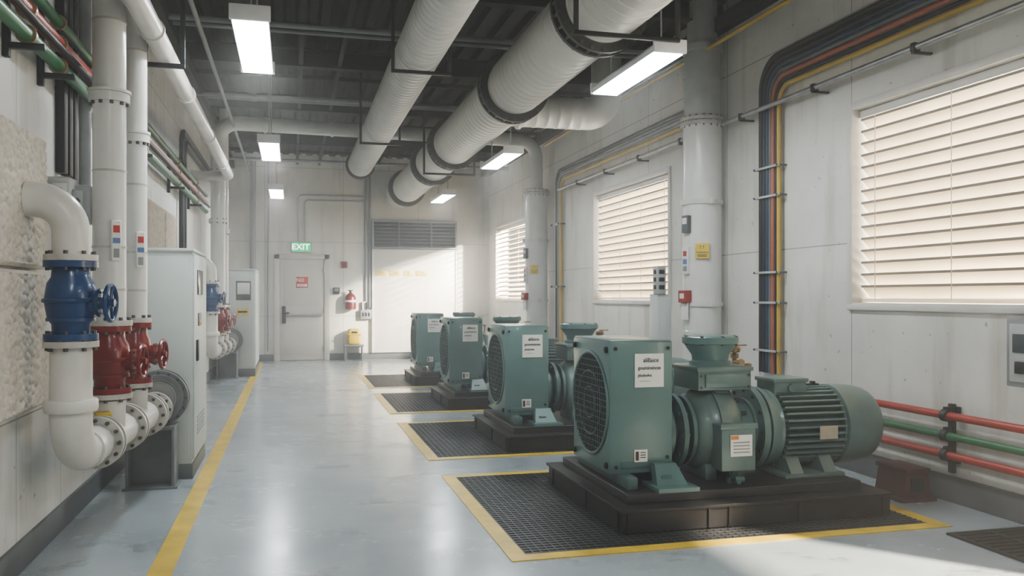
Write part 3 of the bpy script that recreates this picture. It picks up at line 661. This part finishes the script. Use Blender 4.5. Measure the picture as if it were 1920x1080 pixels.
for z,lb in ((2.5,'upper clamp across the far cables'),(1.5,'lower clamp across the far cables')):
    o = empty('cable_clamp', (4.12,13.1,z), lb+' left of middle window', 'clamp')
    MB().box(4.095,4.122,12.9,13.3,z-.018,z+.018,.003).build('strap', M['galv'], o)
    for y in (12.92,13.28): MB().cyl((4.07,y,z),(XR,y,z),.012,n=8).build('clamp_bolt', M['dark'], o)
for a,b_,lb in ((1,7.56,'grey conduit above the large nearest window'),(8.04,12.9,'grey conduit above the middle window')):
    o = empty('conduit_run', (4.08,a,3.03), lb, 'conduit')
    MB().cyl((4.075,a,3.03),(4.075,b_,3.03),.022,n=12).build('conduit', M['galv'], o)
    y = a+.45
    while y < b_-.2:
        MB().box(4.05,XR,y-.015,y+.015,2.985,3.0,.002).box(4.046,4.10,y-.02,y+.02,3.0,3.058,.004).build('clip', M['dark'], o); y += 1.15
for z,mm,lb in ((.575,'redp','upper red pipe along the lower right wall'),(.445,'greenp','green pipe between two red pipes on the lower right wall'),(.32,'redp','lower red pipe along the lower right wall')):
    tag(MB().cyl((4.11,.5,z),(4.11,6.5,z),.026,n=16).build('service_pipe', M[mm], None, (4.11,.5,z)), lb, 'pipe')
for y,lb in ((4.66,'black bracket clamping the red and green pipes by the rust brown block'),(6.2,'black bracket clamping the low pipes behind the nearest motor'),(2.9,'black bracket clamping the low pipes outside the near right edge')):
    o = empty('pipe_bracket', (4.13,y,.2), lb, 'bracket')
    MB().box(4.14,4.17,y-.022,y+.022,.20,.65,.004).box(4.165,XR,y-.03,y+.03,.26,.31,.003).box(4.165,XR,y-.03,y+.03,.58,.63,.003).build('post', M['black'], o)
    for z in (.575,.445,.32):
        MB().lathe((4.11,y-.025,z), Y, [(0,.026),(0,.04),(.05,.04),(.05,.026)], 20).box(4.10,4.15,y-.02,y+.02,z+.03,z+.055,.003).build('pipe_clip', M['black'], o)
t = empty('support_block', (4.0,4.92,0), 'small rust brown metal support block on the floor below the pipes', 'support')
MB().box(3.84,4.11,4.74,5.08,0,.025,.004).prism([(3.87,4.77,.025),(4.09,4.77,.025),(4.06,4.77,.19),(3.90,4.77,.19)],(0,.28,0)).build('body', M['dred'], t)
MB().box(3.885,4.075,4.755,5.065,.185,.215,.005).build('cap', M['dred'], t)
MB().box(3.93,4.03,4.762,4.772,.06,.15,.003).build('recess', M['black'], t)
t = empty('electrical_box', (4.15,4.0,.82), 'grey electrical box on right wall at the picture edge', 'electrical box')
MB().box(4.08,XR,3.72,4.15,.82,1.22,.008).build('enclosure', M['greyp'], t)
MB().box(4.07,4.082,3.75,4.12,.85,1.19,.006).build('cover', M['zinc'], t)
MB().box(4.062,4.072,4.0,4.09,1.02,1.13,.004).build('display', M['screen'], t)
MB().box(4.055,4.072,4.01,4.07,.9,.97,.006).build('switch', M['dark'], t)
t = empty('drain_grate', (3.85,3.5,0), 'black slotted drain grate in the floor at the lower right corner', 'drain')
MB().box(3.58,4.14,2.9,4.06,.0005,.003).build('pit', M['black'], t)
b = MB().box(3.58,3.61,2.9,4.06,.002,.012).box(4.11,4.14,2.9,4.06,.002,.012).box(3.61,4.11,2.9,2.93,.002,.012).box(3.61,4.11,4.03,4.06,.002,.012)
y = 2.96
while y < 4.02: b.box(3.61,4.11,y,y+.022,.002,.010); y += .055
b.box(3.84,3.87,2.93,4.03,.002,.011)
b.build('grille', M['dark'], t)

# ------------------------------------------------------------------ cabinets
def cab1():
    x0,x1,y0,y1,H = -1.06,-.715,6.69,7.62,1.69
    c = empty('control_cabinet', ((x0+x1)/2,(y0+y1)/2,0), 'tall white cabinet right behind the large red valves', 'cabinet')
    MB().box(x0+.01,x1+.004,y0-.004,y1,0,.11,.004).build('plinth', M['greyd'], c)
    MB().box(x0,x1,y0,y1,.11,H,.008).build('body', M['cab'], c)
    MB().box(x0-.008,x1+.012,y0-.012,y1+.005,H-.012,H+.012,.004).build('top', M['cab'], c)
    d = MB().box(x1,x1+.014,y0+.02,y1-.02,.14,H-.03,.004).build('cabinet_door', M['cab'], c)
    MB().box(x1+.014,x1+.022,y0+.2,y0+.55,1.36,1.55,.004).build('screen', M['screen'], d)
    MB().box(x1+.014,x1+.03,y0+.12,y0+.2,.86,1.02,.006).build('handle', M['dark'], d)
    MB().box(x1+.014,x1+.022,y0+.25,y0+.45,1.12,1.22,.003).build('switch_plate', M['greyd'], d)
    MB().box(x1+.022,x1+.026,y0+.28,y0+.42,1.14,1.16,.001).build('orange_mark', M['orange'], d)
    b = MB()
    for z in (.3,.33,.36,.39,.42): b.box(x1+.012,x1+.018,y0+.2,y0+.7,z,z+.012)
    b.build('vent', M['greyp'], d)
    MB().box(x0+.02,x1-.02,y0-.006,y0+.001,.15,H-.05,.003).build('side_panel', M['cab'], c)
def cab2():
    x0,x1,y0,y1,H = -1.04,-.61,14.95,16.6,1.79
    c = empty('control_cabinet', ((x0+x1)/2,(y0+y1)/2,0), 'distant grey white cabinet with screen, left of the door', 'cabinet')
    MB().box(x0+.01,x1+.01,y0-.01,y1,0,.13,.004).build('plinth', M['greyd'], c)
    MB().box(x0,x1,y0,y1,.13,H,.01).build('body', M['cab'], c)
    MB().box(x0-.01,x1+.015,y0-.015,y1,H-.015,H+.012,.004).build('top', M['cab'], c)
    d = MB().box(x0+.02,x1-.02,y0-.014,y0,.16,H-.03,.005).build('cabinet_door', M['cab'], c)
    MB().box(x0+.13,x1-.06,y0-.022,y0-.012,1.28,1.60,.005).build('screen_bezel', M['greyd'], d)
    MB().box(x0+.15,x1-.08,y0-.026,y0-.02,1.38,1.57,.002).build('screen', M['paper'], d)
    MB().box(x0+.15,x1-.21,y0-.02,y0-.012,1.02,1.15,.002).build('yellow_label', M['warn'], d)
    MB().box(x0+.24,x1-.10,y0-.02,y0-.012,1.02,1.15,.002).build('yellow_label', M['warn'], d)
    MB().box(x0+.16,x1-.12,y0-.0225,y0-.018,1.07,1.10,.001).build('printed_mark', M['ink'], d)
    MB().box(x1,x1+.012,y0+.03,y1-.03,.16,H-.03,.004).build('side_panel', M['cab'], c)
cab1(); cab2()

# ------------------------------------------------------------------ left wall stuff
def foam(y0,y1,z0,z1,m,label,fr=27,amp=.017,res=.0085):
    bm = bmesh.new(); ny = int((y1-y0)/res); nz = int((z1-z0)/res); vs = []
    for j in range(nz+1):
        row = []
        for i in range(ny+1):
            y = y0+(y1-y0)*i/ny; z = z0+(z1-z0)*j/nz
            e = min(1, min(i,ny-i,j,nz-j)/2.)
            f1 = noise.voronoi(V(y*fr,z*fr,.37))[0][0]
            row.append(bm.verts.new((XL+.030+.012*e+amp*max(0,1-1.9*f1*f1)*e,y,z)))
        vs.append(row)
    for j in range(nz):
        for i in range(ny): bm.faces.new((vs[j][i],vs[j][i+1],vs[j+1][i+1],vs[j+1][i]))
    mb = MB(); mb.bm.free(); mb.bm = bm
    mb.box(XL+.001,XL+.029,y0,y1,z0,z1)
    tag(mb.build('acoustic_panel', m, None, (XL,(y0+y1)/2,z0)), label, 'wall panel')
foam(3.5,4.97,1.49,2.17,M['foam'],'upper beige textured foam panel at the left picture edge')
foam(3.5,4.97,.78,1.475,M['foam'],'lower beige textured foam panel at the left picture edge')
foam(8.3,9.3,1.3,2.24,M['foam2'],'brown foam panel behind the thinner riser, nearer of its pair',20,.010,.014)
foam(9.33,10.2,1.3,2.24,M['foam2'],'brown foam panel behind the white cabinet, farther of its pair',20,.010,.014)
for z,r_,mm,lb in ((2.80,.028,'greenp','upper green pipe high on the left wall'),(2.69,.034,'redp','red pipe between green pipes high on the left wall'),(2.57,.034,'greenp','lower thicker green pipe high on the left wall'),(2.63,.016,'black','thin black pipe among green pipes on the left wall')):
    xx = -1.2 if mm != 'black' else -1.155
    tag(MB().cyl((xx,1.5,z),(xx,13.0,z),r_,n=14).build('service_pipe', M[mm], None, (xx,1.5,z)), lb, 'pipe')
for i,y in enumerate((4.42,4.98,7.6,9.8,11.6)):
    o = empty('pipe_bracket', (XL,y,2.45), ['nearest bracket holding the green and red pipes, left picture edge','second bracket holding the high pipes, left of thick riser','third bracket on the high left pipes, past the risers','fourth bracket on the high left pipes','farthest bracket on the high left pipes'][i], 'bracket')
    MB().box(XL,XL+.03,y-.02,y+.02,2.46,2.88,.003).box(XL+.03,-1.12,y-.018,y+.018,2.50,2.528,.003).build('arm', M['dark'], o)
    for z,r_ in ((2.80,.028),(2.69,.034),(2.57,.034)):
        MB().lathe((-1.2,y-.012,z), Y, [(0,r_),(0,r_+.012),(.024,r_+.012),(.024,r_)], 18).build('pipe_clip', M['brass'], o)
o = empty('trunking', (XL,5.5,2.05), 'black vertical wiring channels on the left wall above the grey boxes', 'trunking')
for y in (5.32,5.44,5.56): MB().box(XL+.001,XL+.05,y,y+.075,2.05,ZC-.01,.004).build('channel', M['black'], o)
tag(MB().cyl((-1.26,5.86,1.9),(-1.26,5.86,ZC-.01),.035,n=14).build('conduit_run', M['greyp'], None, (-1.26,5.86,1.9)), 'grey vertical conduit on left wall behind the thick riser', 'conduit')
for i,(y,zt,xx,lb) in enumerate(((10.6,3.3,-1.25,'nearer black cable bending high on the left wall'),(10.85,3.2,-1.25,'farther black cable bending high on the left wall'))):
    tag(MB().tube(fillet([(xx,y,1.2),(xx,y,zt),(xx,14+i,zt)],.2),.03,10).build('cable', M['dark'], None, (xx,y,1.2)), lb, 'cable')
for x0,x1,y0,y1,z0,z1,lb in ((XL+.001,-1.15,5.02,5.12,1.80,1.99,'grey switch box with oval plate above the blue valve elbow, left one'),(XL+.001,-1.10,5.28,5.40,1.76,1.98,'grey switch box beside the thick riser, right of its twin')):
    o = empty('switch_box', ((x0+x1)/2,(y0+y1)/2,z0), lb, 'switch box')
    MB().box(x0,x1,y0,y1,z0,z1,.014,3).build('casing', M['zinc'], o)
    xm = (x0+x1)/2+.02
    MB().box(xm-.035,xm+.035,y0-.008,y0+.002,z0+.035,z1-.035,.004).build('plate', M['whitebox'], o)
    MB().lathe((xm,y0-.006,(z0+z1)/2+.015), -Y, [(0,.02),(.012,.02),(.014,.012)], 16).build('button', M['greyd'], o)
    MB().lathe((x1-.002,(y0+y1)/2,(z0+z1)/2), X, [(0,.034),(.01,.034),(.012,.02)], 20).build('side_cap', M['greyp'], o)

# ------------------------------------------------------------------ end wall
es = empty('exit_sign', (.17,YE,2.3), 'green illuminated exit sign above the door', 'sign')
MB().box(-.03,.39,YE-.07,YE,2.26,2.48,.01).build('case', M['greyp'], es)
fc = MB().box(-.015,.375,YE-.076,YE-.069,2.275,2.465,.004).build('face', M['exitg'], es)
text('EXIT', .17, (.17,YE-.078,2.37), 0, M['exitw'], fc, sx=1.05, bold=.018)
ds = MB().box(.08,.32,YE-.043,YE-.0362,1.52,1.75,.002).build('door_sign', M['redink'], None, (.2,YE-.04,1.52)); tag(ds, 'red and white square sign on the door', 'sign')
MB().box(.10,.30,YE-.046,YE-.0425,1.545,1.60,.001).build('white_band', M['paper'], ds)
text('NO', .10, (.16,YE-.0445,1.68), 0, M['paper'], ds); text('ENTRY', .04, (.2,YE-.0475,1.572), 0, M['redink'], ds)
def wallbox(name,x0,x1,z0,z1,dep,m,label,cat,b=.01):
    o = empty(name, ((x0+x1)/2,YE,z0), label, cat); MB().box(x0,x1,YE-dep,YE,z0,z1,b).build('case', m, o); return o
o = wallbox('alarm_beacon',1.0,1.13,1.94,2.08,.06,M['red'],'small dark red alarm beacon box right of the door top','alarm'); MB().cyl((1.065,YE-.075,2.01),(1.065,YE-.06,2.01),.04,n=16).build('lens', M['dred'], o)
o = wallbox('card_reader',.83,.97,1.39,1.53,.05,M['dark'],'black card reader beside the door','switch'); MB().box(.86,.94,YE-.056,YE-.049,1.45,1.51,.003).build('display', M['greyp'], o)
o = empty('fire_extinguisher', (1.19,YE-.12,1.06), 'red fire extinguisher hung on the end wall right of the door', 'fire extinguisher')
MB().lathe((1.19,YE-.125,1.07), Z, [(0,.095),(.01,.112),(.24,.112),(.29,.095),(.33,.05),(.35,.03)], 28).build('cylinder', M['extred'], o)
MB().lathe((1.19,YE-.125,1.22), Z, [(0,.11),(0,.1145),(.045,.1145),(.045,.11)], 28).build('white_band', M['paper'], o)
MB().cyl((1.19,YE-.125,1.415),(1.19,YE-.125,1.46),.026,n=12).box(1.14,1.24,YE-.14,YE-.11,1.455,1.475,.004).build('valve_head', M['dark'], o)
MB().box(1.14,1.24,YE-.02,YE,1.12,1.40,.004).box(1.17,1.21,YE-.05,YE-.01,1.3,1.34,.003).build('wall_hook', M['dark'], o)
o = wallbox('grey_switch_box',1.40,1.63,.86,1.06,.10,M['greyp'],'grey switch box beside the white end panel','electrical box')
for x in (1.44,1.50,1.56): MB().box(x,x+.035,YE-.108,YE-.098,.92,1.0,.003).build('switch', M['dark'], o)
for x in (1.42,1.53): MB().box(x,x+.02,YE-.05,YE,1.06,1.22,.004).build('conduit_stub', M['dark'], o)
o = empty('yellow_box', (1.26,YE-.15,.33), 'rounded yellow container on a grey stand below the fire extinguisher', 'container')
MB().box(1.13,1.39,YE-.28,YE-.04,.33,.66,.05,4).build('body', M['yellow'], o)
MB().box(1.12,1.40,YE-.29,YE-.03,.53,.56,.012).build('lid_rim', M['yellow'], o)
MB().box(1.20,1.32,YE-.287,YE-.278,.57,.61,.003).build('opening', M['dark'], o)
o = empty('metal_stand', (1.25,YE-.15,0), 'low grey metal stand under the yellow container', 'stand')
MB().box(1.04,1.46,YE-.3,YE-.03,.295,.33,.006).build('top', M['greym'], o)
for x in (1.06,1.41): MB().box(x,x+.03,YE-.28,YE-.05,0,.295,.004).build('leg', M['greym'], o)
wp = empty('end_panel', (2.55,YE-.03,0), 'large white sunlit panel on the end wall below the dark louvre', 'panel')
MB().box(1.66,3.46,YE-.06,YE-.002,.14,2.32,.008).build('board', M['frame'], wp)
MB().box(1.64,1.68,YE-.075,YE-.002,.14,2.34,.004).box(3.44,3.48,YE-.075,YE-.002,.14,2.34,.004).box(1.64,3.48,YE-.075,YE-.002,2.31,2.35,.004).build('edge_trim', M['whitebox'], wp)
for i,(x,wd,tx) in enumerate(((1.72,.24,'! -'),(2.02,.24,'! ='),(2.32,.20,'!'),(2.58,.24,'- !'))):
    t = MB().box(x,x+wd,YE-.067,YE-.059,1.78,1.89,.002).build('warning_label', M['palewarn'], wp)
    text(tx, .085, (x+wd/2,YE-.0685,1.837), 0, M['ink'], t)
lv = empty('louvre_grille', (2.55,YE,2.36), 'dark grey louvre grille above the white end panel', 'louvre')
MB().box(1.64,3.48,YE-.10,YE,2.36,2.40,.004).box(1.64,3.48,YE-.10,YE,2.93,2.97,.004).box(1.64,1.68,YE-.10,YE,2.4,2.93,.004).box(3.44,3.48,YE-.10,YE,2.4,2.93,.004).build('louvre_frame', M['greyp'], lv)
b = MB().box(1.68,3.44,YE-.02,YE-.001,2.4,2.93)
for k in range(7):
    z = 2.42+k*.075; b.prism([(1.68,YE-.09,z),(1.68,YE-.03,z+.05),(1.68,YE-.03,z+.06),(1.68,YE-.09,z+.01)],(1.76,0,0))
for x in (2.2,2.9): b.box(x,x+.03,YE-.095,YE-.02,2.4,2.93)
b.build('blades', M['greyd'], lv)
for i,(pts,lb,r_) in enumerate((([(1.52,YE-.03,1.25),(1.52,YE-.03,4.2)],'left vertical conduit of the pair beside the end panel',.022),([(1.60,YE-.03,1.1),(1.60,YE-.03,4.2)],'right vertical conduit of the pair beside the end panel',.022),
    ([(1.46,YE-.03,3.36),(.25,YE-.03,3.36),(.25,YE-.03,2.49)],'conduit bending down to the exit sign',.016),([(1.46,YE-.03,3.46),(.12,YE-.03,3.46),(.12,YE-.03,2.49)],'outer conduit bending down to the exit sign',.016),
    ([(-.48,YE-.03,.2),(-.48,YE-.03,4.2)],'thin vertical conduit left of the door frame',.02),([(-.78,YE-.08,0),(-.78,YE-.08,4.2)],'thick grey vertical pipe behind the far cabinet',.06))):
    tag(MB().tube(fillet(pts,.08) if len(pts) > 2 else pts, r_, 12).build('conduit_run', M['greyp'], None, pts[0]), lb, 'conduit')

# ------------------------------------------------------------------ lights, world, camera
def area(loc, rot, sx, sy, e, col, name):
    la = bpy.data.lights.new(name,'AREA'); la.shape = 'RECTANGLE'; la.size = sx; la.size_y = sy; la.energy = e; la.color = col
    o = bpy.data.objects.new(name, la); COL.objects.link(o); o.location = loc; o.rotation_euler = rot; return o
for i,(a,b_) in enumerate(WIN):
    area((XR+.6,(a+b_)/2,(ZW0+ZW1)/2+.15), (0,R(90),0), 2.2, b_-a+.6, (340,380,850)[i], (1,.93,.81), 'window_daylight')
area((XR+.6,(SUN_GAP[0]+SUN_GAP[1])/2,2.2), (0,R(90),0), 1.8, 1.2, 60, (1,.93,.83), 'window_daylight')  # added daylight lamp behind the unseen opening, no window here
def spot(loc, tgt, e, ang, col, size, name):
    la = bpy.data.lights.new(name,'SPOT'); la.energy = e; la.spot_size = R(ang); la.spot_blend = .45; la.color = col; la.shadow_soft_size = size
    o = bpy.data.objects.new(name, la); COL.objects.link(o); o.location = loc
    o.rotation_euler = (Vector(tgt)-Vector(loc)).to_track_quat('-Z','Y').to_euler()
spot((8.5,11.6,4.2),(2.95,18.4,1.3),48000,20,(1,.88,.70),.22,'sunbeam')
spot((6.2,.2,5.0),(2.6,4.1,0),17000,36,(1,.86,.68),.10,'sunbeam')
w = bpy.data.worlds.new('world'); bpy.context.scene.world = w; w.use_nodes = True
nt = w.node_tree
bg = nt.nodes['Background']; bg.inputs['Color'].default_value = (.95,.95,.92,1); bg.inputs['Strength'].default_value = .8
vs = N(nt,'ShaderNodeVolumeScatter'); vs.inputs['Density'].default_value = .026; vs.inputs['Anisotropy'].default_value = -.4; vs.inputs['Color'].default_value = (1,.98,.94,1)
nt.links.new(vs.outputs[0], nt.nodes['World Output'].inputs['Volume'])
try: bpy.context.scene.view_settings.look = 'AgX - Medium High Contrast'
except Exception as e: print('look', e)
cam = bpy.data.cameras.new('camera'); co = bpy.data.objects.new('camera', cam); COL.objects.link(co)
co.location = (0,0,1.35); co.rotation_euler = (R(90),0,-math.atan(412/1600)); cam.lens = 30; cam.sensor_width = 36; cam.shift_y = 15/1920
cam.clip_start = .05
bpy.context.scene.camera = co
